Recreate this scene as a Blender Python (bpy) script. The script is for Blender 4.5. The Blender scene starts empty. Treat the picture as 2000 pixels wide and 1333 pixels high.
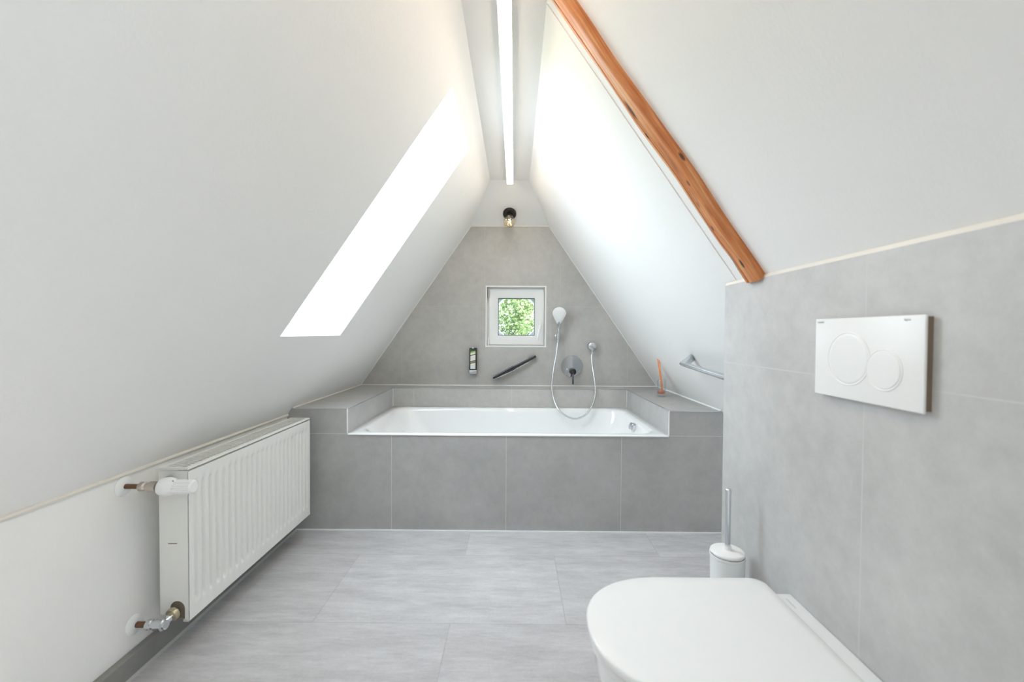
import bpy, bmesh, math, random
from mathutils import Vector, Matrix, Euler
random.seed(7)
PI = math.pi
SC = bpy.context.scene
COL = SC.collection
V = Vector

# ------------------------------------------------------------------ camera
F_PX = 820.0
cam_d = bpy.data.cameras.new('camera')
cam = bpy.data.objects.new('camera', cam_d)
COL.objects.link(cam)
cam_d.sensor_fit = 'HORIZONTAL'
cam_d.sensor_width = 36.0
cam_d.lens = 36.0 * F_PX / 2000.0
cam_d.clip_start = 0.02
cam_d.dof.use_dof = True
cam_d.dof.focus_distance = 2.7
cam_d.dof.aperture_fstop = 3.4
rot = Matrix.Rotation(5 / F_PX, 4, 'Z') @ Matrix.Rotation(PI / 2 - math.atan(16 / F_PX), 4, 'X') @ Matrix.Rotation(0.0055, 4, 'Z')
cam.matrix_world = Matrix.Translation((0, 0, 1.053)) @ rot
SC.camera = cam

# ------------------------------------------------------------------ sky, sun, exposure
SKY, SUN = 4.6, 10.5
w = bpy.data.worlds.new('sky')
SC.world = w
w.use_nodes = True
bg = w.node_tree.nodes['Background']
bg.inputs[0].default_value = (0.80, 0.90, 1.0, 1)
bg.inputs[1].default_value = SKY
sd = bpy.data.lights.new('sun', 'SUN')
sd.energy = SUN
sd.angle = 0.02
sd.color = (1.0, 0.91, 0.79)
sun = bpy.data.objects.new('sun', sd)
COL.objects.link(sun)
sun.rotation_euler = V((0.62, -0.25, 0.75)).to_track_quat('Z', 'Y').to_euler()
sun.location = (3, -1.2, 4)
SC.view_settings.view_transform = 'Standard'
SC.view_settings.look = 'None'
SC.view_settings.gamma = 1
SC.view_settings.use_curve_mapping = False
SC.view_settings.exposure = 1.32
SC.cycles.use_denoising = True
SC.cycles.max_bounces = 12
SC.cycles.diffuse_bounces = 8
SC.cycles.transparent_max_bounces = 16
SC.cycles.caustics_reflective = False
SC.cycles.caustics_refractive = False

# ------------------------------------------------------------------ materials
def nmat(name):
    m = bpy.data.materials.new(name)
    m.use_nodes = True
    nt = m.node_tree
    return m, nt, nt.nodes['Principled BSDF']

def lk(nt, a, b): nt.links.new(a, b)

def math_n(nt, op, a, b=None, c=None):
    n = nt.nodes.new('ShaderNodeMath'); n.operation = op
    for i, v in enumerate((a, b, c)):
        if v is None: continue
        if isinstance(v, (int, float)): n.inputs[i].default_value = v
        else: lk(nt, v, n.inputs[i])
    return n.outputs[0]

def mix_col(nt, fac, a, b):
    n = nt.nodes.new('ShaderNodeMix'); n.data_type = 'RGBA'
    for i, v in ((0, fac), (6, a), (7, b)):
        if isinstance(v, (int, float)): n.inputs[i].default_value = v
        elif isinstance(v, tuple): n.inputs[i].default_value = (v[0], v[1], v[2], 1)
        else: lk(nt, v, n.inputs[i])
    return n.outputs[2]

def noise(nt, vec, scale, detail=4, rough=0.55):
    n = nt.nodes.new('ShaderNodeTexNoise')
    n.inputs['Scale'].default_value = scale
    n.inputs['Detail'].default_value = detail
    n.inputs['Roughness'].default_value = rough
    if vec is not None: lk(nt, vec, n.inputs['Vector'])
    return n.outputs['Fac']

def mapping(nt, vec, scale=(1, 1, 1), rotv=(0, 0, 0), loc=(0, 0, 0)):
    n = nt.nodes.new('ShaderNodeMapping')
    n.inputs['Scale'].default_value = scale
    n.inputs['Rotation'].default_value = rotv
    n.inputs['Location'].default_value = loc
    lk(nt, vec, n.inputs['Vector'])
    return n.outputs[0]

def ramp(nt, fac, stops):
    n = nt.nodes.new('ShaderNodeValToRGB')
    while len(n.color_ramp.elements) < len(stops): n.color_ramp.elements.new(0.5)
    for e, (p, c) in zip(n.color_ramp.elements, stops):
        e.position = p; e.color = (c[0], c[1], c[2], 1)
    lk(nt, fac, n.inputs[0])
    return n.outputs[0]

def bump(nt, bs, h, strength, dist=0.002):
    n = nt.nodes.new('ShaderNodeBump')
    n.inputs['Strength'].default_value = strength
    n.inputs['Distance'].default_value = dist
    lk(nt, h, n.inputs['Height'])
    lk(nt, n.outputs[0], bs.inputs['Normal'])

def plain(name, col, rough=0.5, metal=0.0, spec=0.5, var=0.03, scale=40, coat=0.0):
    m, nt, bs = nmat(name)
    tc = nt.nodes.new('ShaderNodeTexCoord').outputs['Object']
    f = noise(nt, tc, scale, 3)
    a = tuple(max(0, c * (1 - var)) for c in col); b = tuple(min(1, c * (1 + var)) for c in col)
    lk(nt, mix_col(nt, f, a, b), bs.inputs['Base Color'])
    bs.inputs['Roughness'].default_value = rough
    bs.inputs['Metallic'].default_value = metal
    bs.inputs['Specular IOR Level'].default_value = spec
    bs.inputs['Coat Weight'].default_value = coat
    return m

def plaster(name, col):
    m, nt, bs = nmat(name)
    tc = nt.nodes.new('ShaderNodeNewGeometry').outputs['Position']
    f1 = noise(nt, mapping(nt, tc, (150, 150, 14)), 1.0, 3)
    f2 = noise(nt, tc, 190, 3)
    h = math_n(nt, 'ADD', f1, math_n(nt, 'MULTIPLY', f2, 0.6))
    lk(nt, mix_col(nt, f1, tuple(c * 0.985 for c in col), tuple(min(1, c * 1.012) for c in col)), bs.inputs['Base Color'])
    bs.inputs['Roughness'].default_value = 0.75
    bs.inputs['Specular IOR Level'].default_value = 0.25
    bump(nt, bs, h, 0.22, 0.0016)
    return m

def tile(name, joints, col=(0.50, 0.492, 0.472), grout=(0.60, 0.60, 0.58), gw=0.003, rough=0.42):
    """joints: list of (axis, position, (axis, lo, hi) or None)"""
    m, nt, bs = nmat(name)
    g = nt.nodes.new('ShaderNodeNewGeometry').outputs['Position']
    sep = nt.nodes.new('ShaderNodeSeparateXYZ'); lk(nt, g, sep.inputs[0])
    mask = None
    for ax, pos, cond in joints:
        d = math_n(nt, 'ABSOLUTE', math_n(nt, 'SUBTRACT', sep.outputs[ax], pos))
        k = math_n(nt, 'LESS_THAN', d, gw / 2)
        if cond:
            k = math_n(nt, 'MULTIPLY', k, math_n(nt, 'GREATER_THAN', sep.outputs[cond[0]], cond[1]))
            k = math_n(nt, 'MULTIPLY', k, math_n(nt, 'LESS_THAN', sep.outputs[cond[0]], cond[2]))
        mask = k if mask is None else math_n(nt, 'MAXIMUM', mask, k)
    n1 = noise(nt, g, 3.2, 6, 0.6)
    n2 = noise(nt, mapping(nt, g, (1, 1, 1), (0.4, 0.2, 0.7)), 22, 5, 0.65)
    n3 = noise(nt, g, 160, 2)
    f = math_n(nt, 'ADD', math_n(nt, 'MULTIPLY', n1, 0.55), math_n(nt, 'ADD', math_n(nt, 'MULTIPLY', n2, 0.35), math_n(nt, 'MULTIPLY', n3, 0.1)))
    c = ramp(nt, f, [(0.3, tuple(x * 0.82 for x in col)), (0.5, col), (0.72, tuple(x * 1.18 for x in col))])
    if mask is not None: c = mix_col(nt, mask, c, grout)
    lk(nt, c, bs.inputs['Base Color'])
    bs.inputs['Roughness'].default_value = rough
    bs.inputs['Specular IOR Level'].default_value = 0.4
    bump(nt, bs, n2, 0.08, 0.001)
    return m

def floor_mat():
    m, nt, bs = nmat('vinyl_floor')
    g = nt.nodes.new('ShaderNodeNewGeometry').outputs['Position']
    sep = nt.nodes.new('ShaderNodeSeparateXYZ'); lk(nt, g, sep.inputs[0])
    RW, PL = 0.468, 0.92
    yr = math_n(nt, 'DIVIDE', math_n(nt, 'SUBTRACT', sep.outputs[1], 1.494), RW)
    row = math_n(nt, 'FLOOR', yr)
    par = math_n(nt, 'FLOORED_MODULO', row, 2.0)
    xs = math_n(nt, 'ADD', sep.outputs[0], math_n(nt, 'ADD', 0.73, math_n(nt, 'MULTIPLY', par, -0.5)))
    xr = math_n(nt, 'DIVIDE', xs, PL)
    colm = math_n(nt, 'FLOOR', xr)
    fy = math_n(nt, 'FRACT', yr); fx = math_n(nt, 'FRACT', xr)
    ey = math_n(nt, 'LESS_THAN', fy, 0.0022 / RW * 2)
    ex = math_n(nt, 'LESS_THAN', fx, 0.0022 / PL * 2)
    edge = math_n(nt, 'MAXIMUM', ex, ey)
    cmb = nt.nodes.new('ShaderNodeCombineXYZ'); lk(nt, row, cmb.inputs[0]); lk(nt, colm, cmb.inputs[1])
    wn = nt.nodes.new('ShaderNodeTexWhiteNoise'); lk(nt, cmb.outputs[0], wn.inputs[0])
    add = nt.nodes.new('ShaderNodeVectorMath'); add.operation = 'ADD'
    sc = nt.nodes.new('ShaderNodeVectorMath'); sc.operation = 'SCALE'
    lk(nt, wn.outputs['Color'], sc.inputs[0]); sc.inputs['Scale'].default_value = 5
    lk(nt, g, add.inputs[0]); lk(nt, sc.outputs[0], add.inputs[1])
    n1 = noise(nt, mapping(nt, add.outputs[0], (2.4, 9, 1)), 1.6, 6, 0.62)
    n2 = noise(nt, mapping(nt, add.outputs[0], (14, 90, 1)), 1.0, 5, 0.6)
    n3 = noise(nt, add.outputs[0], 140, 2)
    f = math_n(nt, 'ADD', math_n(nt, 'MULTIPLY', n1, 0.55), math_n(nt, 'ADD', math_n(nt, 'MULTIPLY', n2, 0.3), math_n(nt, 'MULTIPLY', n3, 0.15)))
    c = ramp(nt, f, [(0.34, (0.42, 0.411, 0.418)), (0.5, (0.53, 0.522, 0.53)), (0.66, (0.64, 0.632, 0.637))])
    br = math_n(nt, 'MULTIPLY_ADD', wn.outputs['Value'], 0.10, 0.95)
    hs = nt.nodes.new('ShaderNodeHueSaturation'); lk(nt, c, hs.inputs['Color']); lk(nt, br, hs.inputs['Value'])
    c = mix_col(nt, math_n(nt, 'MULTIPLY', edge, 0.3), hs.outputs[0], (0.27, 0.265, 0.26))
    lk(nt, c, bs.inputs['Base Color'])
    bs.inputs['Roughness'].default_value = 0.5
    bs.inputs['Specular IOR Level'].default_value = 0.4
    bump(nt, bs, n2, 0.06, 0.001)
    return m

def wood_mat():
    m, nt, bs = nmat('orange_wood')
    tc = nt.nodes.new('ShaderNodeTexCoord').outputs['UV']     # u along the beam in metres, v around it in metres
    sep = nt.nodes.new('ShaderNodeSeparateXYZ'); lk(nt, tc, sep.inputs[0])
    n1 = noise(nt, mapping(nt, tc, (2.2, 60, 1)), 1.0, 5, 0.6)
    n2 = noise(nt, mapping(nt, tc, (9, 260, 1)), 1.0, 4, 0.6)
    n0 = noise(nt, mapping(nt, tc, (5, 12, 1)), 1.0, 3, 0.5)
    f = math_n(nt, 'ADD', math_n(nt, 'MULTIPLY', n1, 0.5), math_n(nt, 'ADD', math_n(nt, 'MULTIPLY', n2, 0.25), math_n(nt, 'MULTIPLY', n0, 0.32)))
    c = ramp(nt, f, [(0.38, (0.38, 0.095, 0.025)), (0.53, (0.62, 0.235, 0.08)), (0.67, (0.82, 0.48, 0.24))])
    # long checks (cracks) along the grain
    wob = math_n(nt, 'MULTIPLY_ADD', noise(nt, mapping(nt, tc, (6, 1, 1)), 1.0, 3), 0.012, -0.006)
    for v0, u0, u1, wd in ((0.0785, 0.0, 1.2, 0.0030), (0.066, 0.18, 0.60, 0.0018), (0.050, 0.0, 0.16, 0.0014), (0.09, 0.0, 0.09, 0.0014), (0.058, 0.62, 0.95, 0.0008)):
        d = math_n(nt, 'ABSOLUTE', math_n(nt, 'SUBTRACT', math_n(nt, 'ADD', sep.outputs[1], wob), v0))
        k = math_n(nt, 'LESS_THAN', d, wd / 2)
        k = math_n(nt, 'MULTIPLY', k, math_n(nt, 'GREATER_THAN', sep.outputs[0], u0))
        k = math_n(nt, 'MULTIPLY', k, math_n(nt, 'LESS_THAN', sep.outputs[0], u1))
        c = mix_col(nt, math_n(nt, 'MULTIPLY', k, 0.8), c, (0.11, 0.035, 0.015))
    # knots and nail holes: (u, v, half length, half width)
    for u0, v0, a, b, dk in ((0.607, 0.066, 0.030, 0.006, 0.95), (0.52, 0.082, 0.010, 0.004, 0.9), (0.405, 0.014, 0.014, 0.0045, 0.9), (0.335, 0.044, 0.009, 0.004, 0.75),
                             (0.27, 0.060, 0.010, 0.005, 0.45), (0.396, 0.077, 0.008, 0.003, 0.9), (0.19, 0.066, 0.009, 0.0035, 1.0), (0.062, 0.050, 0.014, 0.005, 1.0), (0.075, 0.102, 0.032, 0.012, 0.9),
                             (0.99, 0.080, 0.024, 0.0045, 0.95), (0.86, 0.072, 0.014, 0.004, 0.5), (0.46, 0.050, 0.02, 0.004, 0.3), (0.41, 0.052, 0.03, 0.006, 0.35), (0.24, 0.034, 0.02, 0.004, 0.3)):
        du = math_n(nt, 'DIVIDE', math_n(nt, 'SUBTRACT', sep.outputs[0], u0), a)
        dv = math_n(nt, 'DIVIDE', math_n(nt, 'SUBTRACT', sep.outputs[1], v0), b)
        r2 = math_n(nt, 'ADD', math_n(nt, 'MULTIPLY', du, du), math_n(nt, 'MULTIPLY', dv, dv))
        r2 = math_n(nt, 'ADD', r2, math_n(nt, 'MULTIPLY', n2, 0.8))
        mr = nt.nodes.new('ShaderNodeMapRange'); lk(nt, r2, mr.inputs[0])
        mr.inputs[1].default_value = 0.9; mr.inputs[2].default_value = 2.1
        mr.inputs[3].default_value = dk; mr.inputs[4].default_value = 0.0
        c = mix_col(nt, mr.outputs[0], c, (0.05, 0.022, 0.014))
    lk(nt, c, bs.inputs['Base Color'])
    bs.inputs['Roughness'].default_value = 0.38
    bs.inputs['Specular IOR Level'].default_value = 0.45
    bump(nt, bs, n2, 0.15, 0.001)
    return m

def clear(name, tint=(1, 1, 1), refl=0.06, rough=0.0, edge=True):
    m = bpy.data.materials.new(name); m.use_nodes = True
    nt = m.node_tree; nt.nodes.clear()
    out = nt.nodes.new('ShaderNodeOutputMaterial')
    t = nt.nodes.new('ShaderNodeBsdfTransparent'); t.inputs[0].default_value = (*tint, 1)
    g = nt.nodes.new('ShaderNodeBsdfGlossy'); g.inputs['Roughness'].default_value = rough
    mx = nt.nodes.new('ShaderNodeMixShader')
    if edge:
        lw = nt.nodes.new('ShaderNodeLayerWeight'); lw.inputs[0].default_value = 0.25
        lk(nt, math_n(nt, 'MULTIPLY_ADD', lw.outputs['Facing'], 0.4, refl), mx.inputs[0])
    else:
        mx.inputs[0].default_value = refl
    lk(nt, t.outputs[0], mx.inputs[1]); lk(nt, g.outputs[0], mx.inputs[2]); lk(nt, mx.outputs[0], out.inputs[0])
    return m

def emit(name, col, s):
    m, nt, bs = nmat(name)
    bs.inputs['Base Color'].default_value = (0.9, 0.9, 0.9, 1)
    bs.inputs['Emission Color'].default_value = (*col, 1)
    bs.inputs['Emission Strength'].default_value = s
    return m

M = {}
M['plaster'] = plaster('white_plaster', (0.855, 0.850, 0.836))
M['white_paint'] = plain('white_paint', (0.86, 0.86, 0.84), 0.55, var=0.01)
M['caulk'] = plain('cream_silicone', (0.76, 0.72, 0.65), 0.4, var=0.02)
M['white_caulk'] = plain('white_silicone', (0.85, 0.86, 0.86), 0.35, var=0.02)
M['grey_caulk'] = plain('grey_silicone', (0.46, 0.455, 0.44), 0.5)
M['pvc'] = plain('white_pvc', (0.86, 0.87, 0.87), 0.3, var=0.01)
M['enamel'] = plain('white_enamel', (0.88, 0.89, 0.90), 0.08, var=0.005, coat=0.5)
M['ceramic'] = plain('white_ceramic', (0.85, 0.86, 0.87), 0.12, var=0.005)
M['seat_white'] = plain('white_duroplast', (0.82, 0.83, 0.835), 0.28, var=0.01)
M['rad_white'] = plain('radiator_enamel', (0.83, 0.83, 0.80), 0.32, var=0.01)
M['rad_shade'] = plain('radiator_inside_shade', (0.22, 0.18, 0.125), 0.7, var=0.1)  # shade under the grille and in the recess, put into the colour
M['chrome'] = plain('chrome', (0.70, 0.72, 0.745), 0.07, 1.0, var=0.01)
M['satin'] = plain('satin_chrome', (0.66, 0.69, 0.72), 0.22, 1.0, var=0.02)
M['chrome_dark_reflection'] = plain('chrome_dark_reflection', (0.085, 0.08, 0.085), 0.12, 1.0, var=0.1)  # dark reflections put into the colour of the chrome
M['frame_shade'] = plain('shaded_frame', (0.24, 0.175, 0.125), 0.6, var=0.05)  # shadow at the side of the flush plate, put into the colour
M['copper'] = plain('aged_copper', (0.17, 0.085, 0.05), 0.5, 0.5, var=0.25)
M['brass'] = plain('brass', (0.55, 0.48, 0.34), 0.3, 0.9, var=0.15)
M['nickel'] = plain('dull_nickel', (0.55, 0.50, 0.45), 0.35, 0.9, var=0.15)
M['black'] = plain('black_metal', (0.015, 0.015, 0.016), 0.35, var=0.2)
M['gasket'] = plain('dark_gasket', (0.06, 0.07, 0.09), 0.5)
M['grey_mark'] = plain('grey_print', (0.55, 0.57, 0.59), 0.5)
M['bottle'] = plain('dark_green_plastic', (0.018, 0.028, 0.016), 0.3, var=0.2)
M['reed'] = plain('orange_reed', (0.92, 0.27, 0.05), 0.6, var=0.2, scale=120)
M['liquid'] = plain('amber_liquid', (0.62, 0.13, 0.02), 0.15)
M['pane'] = clear('window_glass', (0.96, 0.98, 0.98), 0.03)
M['jar'] = clear('jar_glass', (0.97, 0.98, 0.98), 0.05)
M['amber'] = clear('amber_glass', (0.985, 0.90, 0.72), 0.2, 0.05)
M['led'] = emit('led_diffuser', (1.0, 0.82, 0.63), 7.5)
M['filament'] = emit('filament', (1.0, 0.75, 0.4), 6.0)
M['wood'] = wood_mat()
M['floor'] = floor_mat()
M['stone'] = plain('pale_render', (0.62, 0.66, 0.70), 0.8, var=0.05)
M['grass'] = plain('lawn', (0.10, 0.17, 0.05), 0.9, var=0.4, scale=3)
M['bark'] = plain('bark', (0.12, 0.09, 0.06), 0.9, var=0.3, scale=12)
M['leaf'] = plain('leaf_green', (0.185, 0.25, 0.10), 0.6, var=0.5, scale=3)
M['roof'] = plain('roof_tiles', (0.22, 0.12, 0.09), 0.8, var=0.2)
BACKJ = [(2, 1.252, None)] + [(0, x, (2, 0, 1.252)) for x in (-0.858, -0.285, 0.275, 0.862)] + [(0, x, (2, 1.252, 3)) for x in (-0.23, 0.345)]
M['tile_back'] = tile('grey_tile_gable', BACKJ, gw=0.0026, grout=(0.565, 0.56, 0.545))
M['tile_front'] = tile('grey_tile_bath_front', [(0, x, (2, -1, 0.5145)) for x in (-1.254, -0.647, -0.041, 0.566)] + [(2, 0.5145, None)], gw=0.003, col=(0.435, 0.434, 0.428))
M['tile_ledge'] = tile('grey_tile_ledge', [(0, x, (1, 3.0, 3.3)) for x in (-0.73, -0.02, 0.62)], gw=0.003)
M['tile_right'] = tile('grey_tile_cistern_wall', [(2, 0.961, None), (1, 0.83, None), (1, 0.23, None), (2, 0.361, (1, -9, 0.23))], gw=0.0028, col=(0.53, 0.53, 0.525), grout=(0.585, 0.585, 0.58))
M['tile_base'] = tile('grey_tile_baseboard', [], col=(0.27, 0.266, 0.25))

# ------------------------------------------------------------------ mesh helpers
def root_of(o):
    while o.parent: o = o.parent
    return o

def obj(name, bm, mat, parent=None, smooth=35, kind=None):
    bmesh.ops.recalc_face_normals(bm, faces=bm.faces[:])
    me = bpy.data.meshes.new(name)
    bm.to_mesh(me); bm.free()
    if smooth:
        me.shade_smooth(); me.set_sharp_from_angle(angle=math.radians(smooth))
    for mt in (mat if isinstance(mat, (list, tuple)) else [mat]): me.materials.append(mt)
    o = bpy.data.objects.new(name, me)
    COL.objects.link(o)
    if parent:
        me.transform(Matrix.Translation(-root_of(parent).location))
        o.parent = parent
    if kind: o['kind'] = kind
    return o

def tag(o, label, cat, group=None):
    o['label'] = label; o['category'] = cat
    if group: o['group'] = group
    return o

def thing(name, label, cat, loc, group=None):
    o = bpy.data.objects.new(name, None)
    o.empty_display_size = 0.05
    COL.objects.link(o); o.location = loc
    return tag(o, label, cat, group)

def struct(name, bm, mat, smooth=35): return obj(name, bm, mat, None, smooth, 'structure')

def B(): return bmesh.new()

def box(bm, x0, x1, y0, y1, z0, z1, bev=0.0, seg=3):
    t = bmesh.new()
    bmesh.ops.create_cube(t, size=1)
    for v in t.verts: v.co = V(((x0 + x1) / 2 + v.co.x * (x1 - x0), (y0 + y1) / 2 + v.co.y * (y1 - y0), (z0 + z1) / 2 + v.co.z * (z1 - z0)))
    if bev: bmesh.ops.bevel(t, geom=t.edges[:], offset=bev, segments=seg, profile=0.5, affect='EDGES')
    merge(bm, t)
    return bm

def merge(bm, t, mtx=None, mi=0):
    mp = {}
    for v in t.verts: mp[v] = bm.verts.new(mtx @ v.co if mtx else v.co)
    out = []
    for f in t.faces:
        try:
            nf = bm.faces.new([mp[v] for v in f.verts]); nf.material_index = mi or f.material_index; out.append(nf)
        except ValueError: pass
    t.free()
    return out

def frame_of(d):
    d = V(d).normalized()
    a = V((0, 0, 1)) if abs(d.z) < 0.9 else V((1, 0, 0))
    u = a.cross(d).normalized(); v = d.cross(u)
    return u, v, d

def loft(bm, rings, cap0=True, cap1=True, closed=True):
    vs = [[bm.verts.new(p) for p in r] for r in rings]
    n = len(vs[0])
    for a, b in zip(vs, vs[1:]):
        for i in range(n if closed else n - 1):
            j = (i + 1) % n
            bm.faces.new((a[i], a[j], b[j], b[i]))
    if cap0: bm.faces.new(vs[0][::-1])
    if cap1: bm.faces.new(vs[-1])
    return vs

def lathe(bm, prof, org, axis, seg=32, cap0=True, cap1=True, sx=1.0):
    """prof: (radius, distance along axis)"""
    u, v, d = frame_of(axis); org = V(org)
    rings = [[org + d * t + (u * math.cos(2 * PI * i / seg) * sx + v * math.sin(2 * PI * i / seg)) * max(r, 1e-5) for i in range(seg)] for r, t in prof]
    loft(bm, rings, cap0, cap1)
    return bm

def cyl(bm, p0, p1, r, r1=None, seg=24):
    p0, p1 = V(p0), V(p1)
    lathe(bm, [(r, 0), (r1 if r1 is not None else r, (p1 - p0).length)], p0, p1 - p0, seg)
    return bm

def spline(pts, n=8):
    pts = [V(p) for p in pts]; out = []
    for i in range(len(pts) - 1):
        p0 = pts[max(i - 1, 0)]; p1 = pts[i]; p2 = pts[i + 1]; p3 = pts[min(i + 2, len(pts) - 1)]
        for k in range(n):
            t = k / n
            out.append(0.5 * ((2 * p1) + (p2 - p0) * t + (2 * p0 - 5 * p1 + 4 * p2 - p3) * t * t + (3 * p1 - p0 - 3 * p2 + p3) * t ** 3))
    out.append(pts[-1])
    return out

def tube(bm, pts, r, seg=12, flat=None):
    pts = [V(p) for p in pts]
    u = None; rings = []
    for i, p in enumerate(pts):
        d = (pts[min(i + 1, len(pts) - 1)] - pts[max(i - 1, 0)]).normalized()
        if u is None: u = frame_of(d)[0]
        u = (u - d * u.dot(d)).normalized(); v = d.cross(u)
        rr = r(i) if callable(r) else r
        ru, rv = rr if isinstance(rr, tuple) else (rr, rr)
        rings.append([p + u * math.cos(2 * PI * k / seg) * ru + v * math.sin(2 * PI * k / seg) * rv for k in range(seg)])
    loft(bm, rings)
    return bm

def prism(bm, poly, y0, y1):
    """poly of (x, z) pulled along Y"""
    loft(bm, [[V((x, y0, z)) for x, z in poly], [V((x, y1, z)) for x, z in poly]])
    return bm

def panel(bm, org, u, v, n, us, vs, holes, th):
    """slab: inner face in the plane org+u*a+v*b, thickness th along -n; holes = set of (i, j) cells"""
    org, u, v, n = V(org), V(u), V(v), V(n)
    P = lambda a, b, t: org + u * a + v * b - n * t
    cache = {}
    def gv(a, b, t):
        k = (round(a, 5), round(b, 5), t)
        if k not in cache: cache[k] = bm.verts.new(P(a, b, t))
        return cache[k]
    nu, nv = len(us) - 1, len(vs) - 1
    solid = lambda i, j: 0 <= i < nu and 0 <= j < nv and (i, j) not in holes
    for i in range(nu):
        for j in range(nv):
            if not solid(i, j): continue
            a0, a1, b0, b1 = us[i], us[i + 1], vs[j], vs[j + 1]
            bm.faces.new([gv(a0, b0, 0), gv(a1, b0, 0), gv(a1, b1, 0), gv(a0, b1, 0)])
            bm.faces.new([gv(a0, b1, th), gv(a1, b1, th), gv(a1, b0, th), gv(a0, b0, th)])
            for (di, dj, e) in ((-1, 0, ((a0, b0), (a0, b1))), (1, 0, ((a1, b0), (a1, b1))), (0, -1, ((a0, b0), (a1, b0))), (0, 1, ((a0, b1), (a1, b1)))):
                if not solid(i + di, j + dj):
                    bm.faces.new([gv(*e[0], 0), gv(*e[1], 0), gv(*e[1], th), gv(*e[0], th)])
    return bm

def rect_ring(bm, org, u, v, n, a0, a1, b0, b1, w, t0, t1, bev=0.0):
    """picture-frame ring of bar width w (mitred) between depths t0..t1 along n"""
    org, u, v, n = V(org), V(u), V(v), V(n)
    P = lambda a, b, t: org + u * a + v * b + n * t
    o = [(a0, b0), (a1, b0), (a1, b1), (a0, b1)]
    i = [(a0 + w, b0 + w), (a1 - w, b0 + w), (a1 - w, b1 - w), (a0 + w, b1 - w)]
    t = bmesh.new()
    rings = []
    for lst, tt in ((o, t0), (o, t1), (i, t1), (i, t0)): rings.append([t.verts.new(P(a, b, tt)) for a, b in lst])
    for r0, r1 in zip(rings, rings[1:] + rings[:1]):
        for k in range(4): t.faces.new((r0[k], r0[(k + 1) % 4], r1[(k + 1) % 4], r1[k]))
    if bev: bmesh.ops.bevel(t, geom=t.edges[:], offset=bev, segments=2, profile=0.5, affect='EDGES')
    merge(bm, t)
    return bm

def text_mesh(body, size, mtx, ext=0.0002):
    c = bpy.data.curves.new('lettering', 'FONT'); c.body = body; c.size = size; c.extrude = ext
    c.align_x = 'CENTER'; c.align_y = 'CENTER'
    o = bpy.data.objects.new('lettering', c); COL.objects.link(o)
    dg = bpy.context.evaluated_depsgraph_get()
    me = bpy.data.meshes.new_from_object(o.evaluated_get(dg))
    bpy.data.objects.remove(o); bpy.data.curves.remove(c)
    t = bmesh.new(); t.from_mesh(me); bpy.data.meshes.remove(me)
    bm = bmesh.new(); merge(bm, t, mtx)
    return bm

# ------------------------------------------------------------------ room numbers
LS, RS = 0.692, 0.6867                     # dX/dZ of the slopes
XL = lambda z: -1.174 + LS * (z - 0.649)   # left slope
XR = lambda z: 1.09 - RS * (z - 0.647)     # right slope
YB, YN = 3.20, -1.70                       # gable wall, wall behind the camera
ZC, ZK = 2.095, 0.611                      # flat ceiling, knee height
KL, KR = -1.20, 1.115
LV = V((LS, 0, 1)).normalized(); LN = V((LV.z, 0, -LV.x))        # up the slope, into the room
RV = V((-RS, 0, 1)).normalized(); RN = V((-RV.z, 0, RV.x))
LO = V((XL(ZK), 0, ZK)); RO = V((XR(ZK), 0, ZK))
bl = lambda z: (z - ZK) / LV.z
br_ = lambda z: (z - ZK) / RV.z
DF, RIM, LED = 2.203, 0.516, 0.648         # bath front, tub rim, ledge height
NB = 3.035                                 # back of the tub niche
TXL, TXR = -0.881, 0.815

# ------------------------------------------------------------------ setting
struct('floor', box(B(), -1.6, 1.5, YN - 0.3, YB + 0.1, -0.2, 0), M['floor'], 0)
SKY_Y0, SKY_Y1, SKY_Z0, SKY_Z1 = 1.62, 2.178, 1.034, 1.993
top = ZC + 0.25
struct('wall_left', panel(B(), LO, (0, 1, 0), LV, LN, [YN - 0.3, SKY_Y0, SKY_Y1, YB + 0.3], [-0.25, bl(SKY_Z0), bl(SKY_Z1), bl(top)], {(1, 1)}, 0.10), M['plaster'], 0)
W3 = (-0.55, 0.0, 1.15, 1.80)
struct('wall_right', panel(B(), RO, (0, 1, 0), RV, RN, [YN - 0.3, W3[0], W3[1], YB + 0.3], [-0.25, br_(W3[2]), br_(W3[3]), br_(top)], {(1, 1)}, 0.10), M['plaster'], 0)
struct('wall_left_knee', prism(B(), [(-1.172, 0), (KL, ZK), (KL - 0.25, ZK), (KL - 0.25, 0)], YN, YB), M['plaster'], 0)
struct('wall_right_knee', prism(B(), [(KR, 0), (KR, ZK - 0.003), (KR + 0.25, ZK - 0.003), (KR + 0.25, 0)], YN, YB), M['plaster'], 0)
struct('ceiling', box(B(), -0.24, 0.17, YN - 0.2, YB, ZC, ZC + 0.12), M['plaster'], 0)
struct('wall_front', box(B(), -1.5, 1.4, YN - 0.2, YN, 0, 2.4), M['plaster'], 0)
WX0, WX1, WZ0, WZ1 = -0.222, 0.240, 0.944, 1.411
struct('wall_back', panel(B(), (0, YB, 0), (1, 0, 0), (0, 0, 1), (0, -1, 0), [-1.5, WX0, WX1, 1.4], [0, WZ0, WZ1, 2.3], {(1, 1)}, 0.14), M['tile_back'], 0)
# inclined white panel under the half hip
UG0, UG1 = (YB, 1.862), (2.885, ZC)
bm = B()
loft(bm, [[V((x, y, z)) for y, z in ((YB, 1.862), (2.885, ZC), (2.885, ZC + 0.1), (YB, ZC + 0.1))] for x in (-0.36, 0.29)])
struct('wall_back_upper', bm, M['plaster'], 0)
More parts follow.
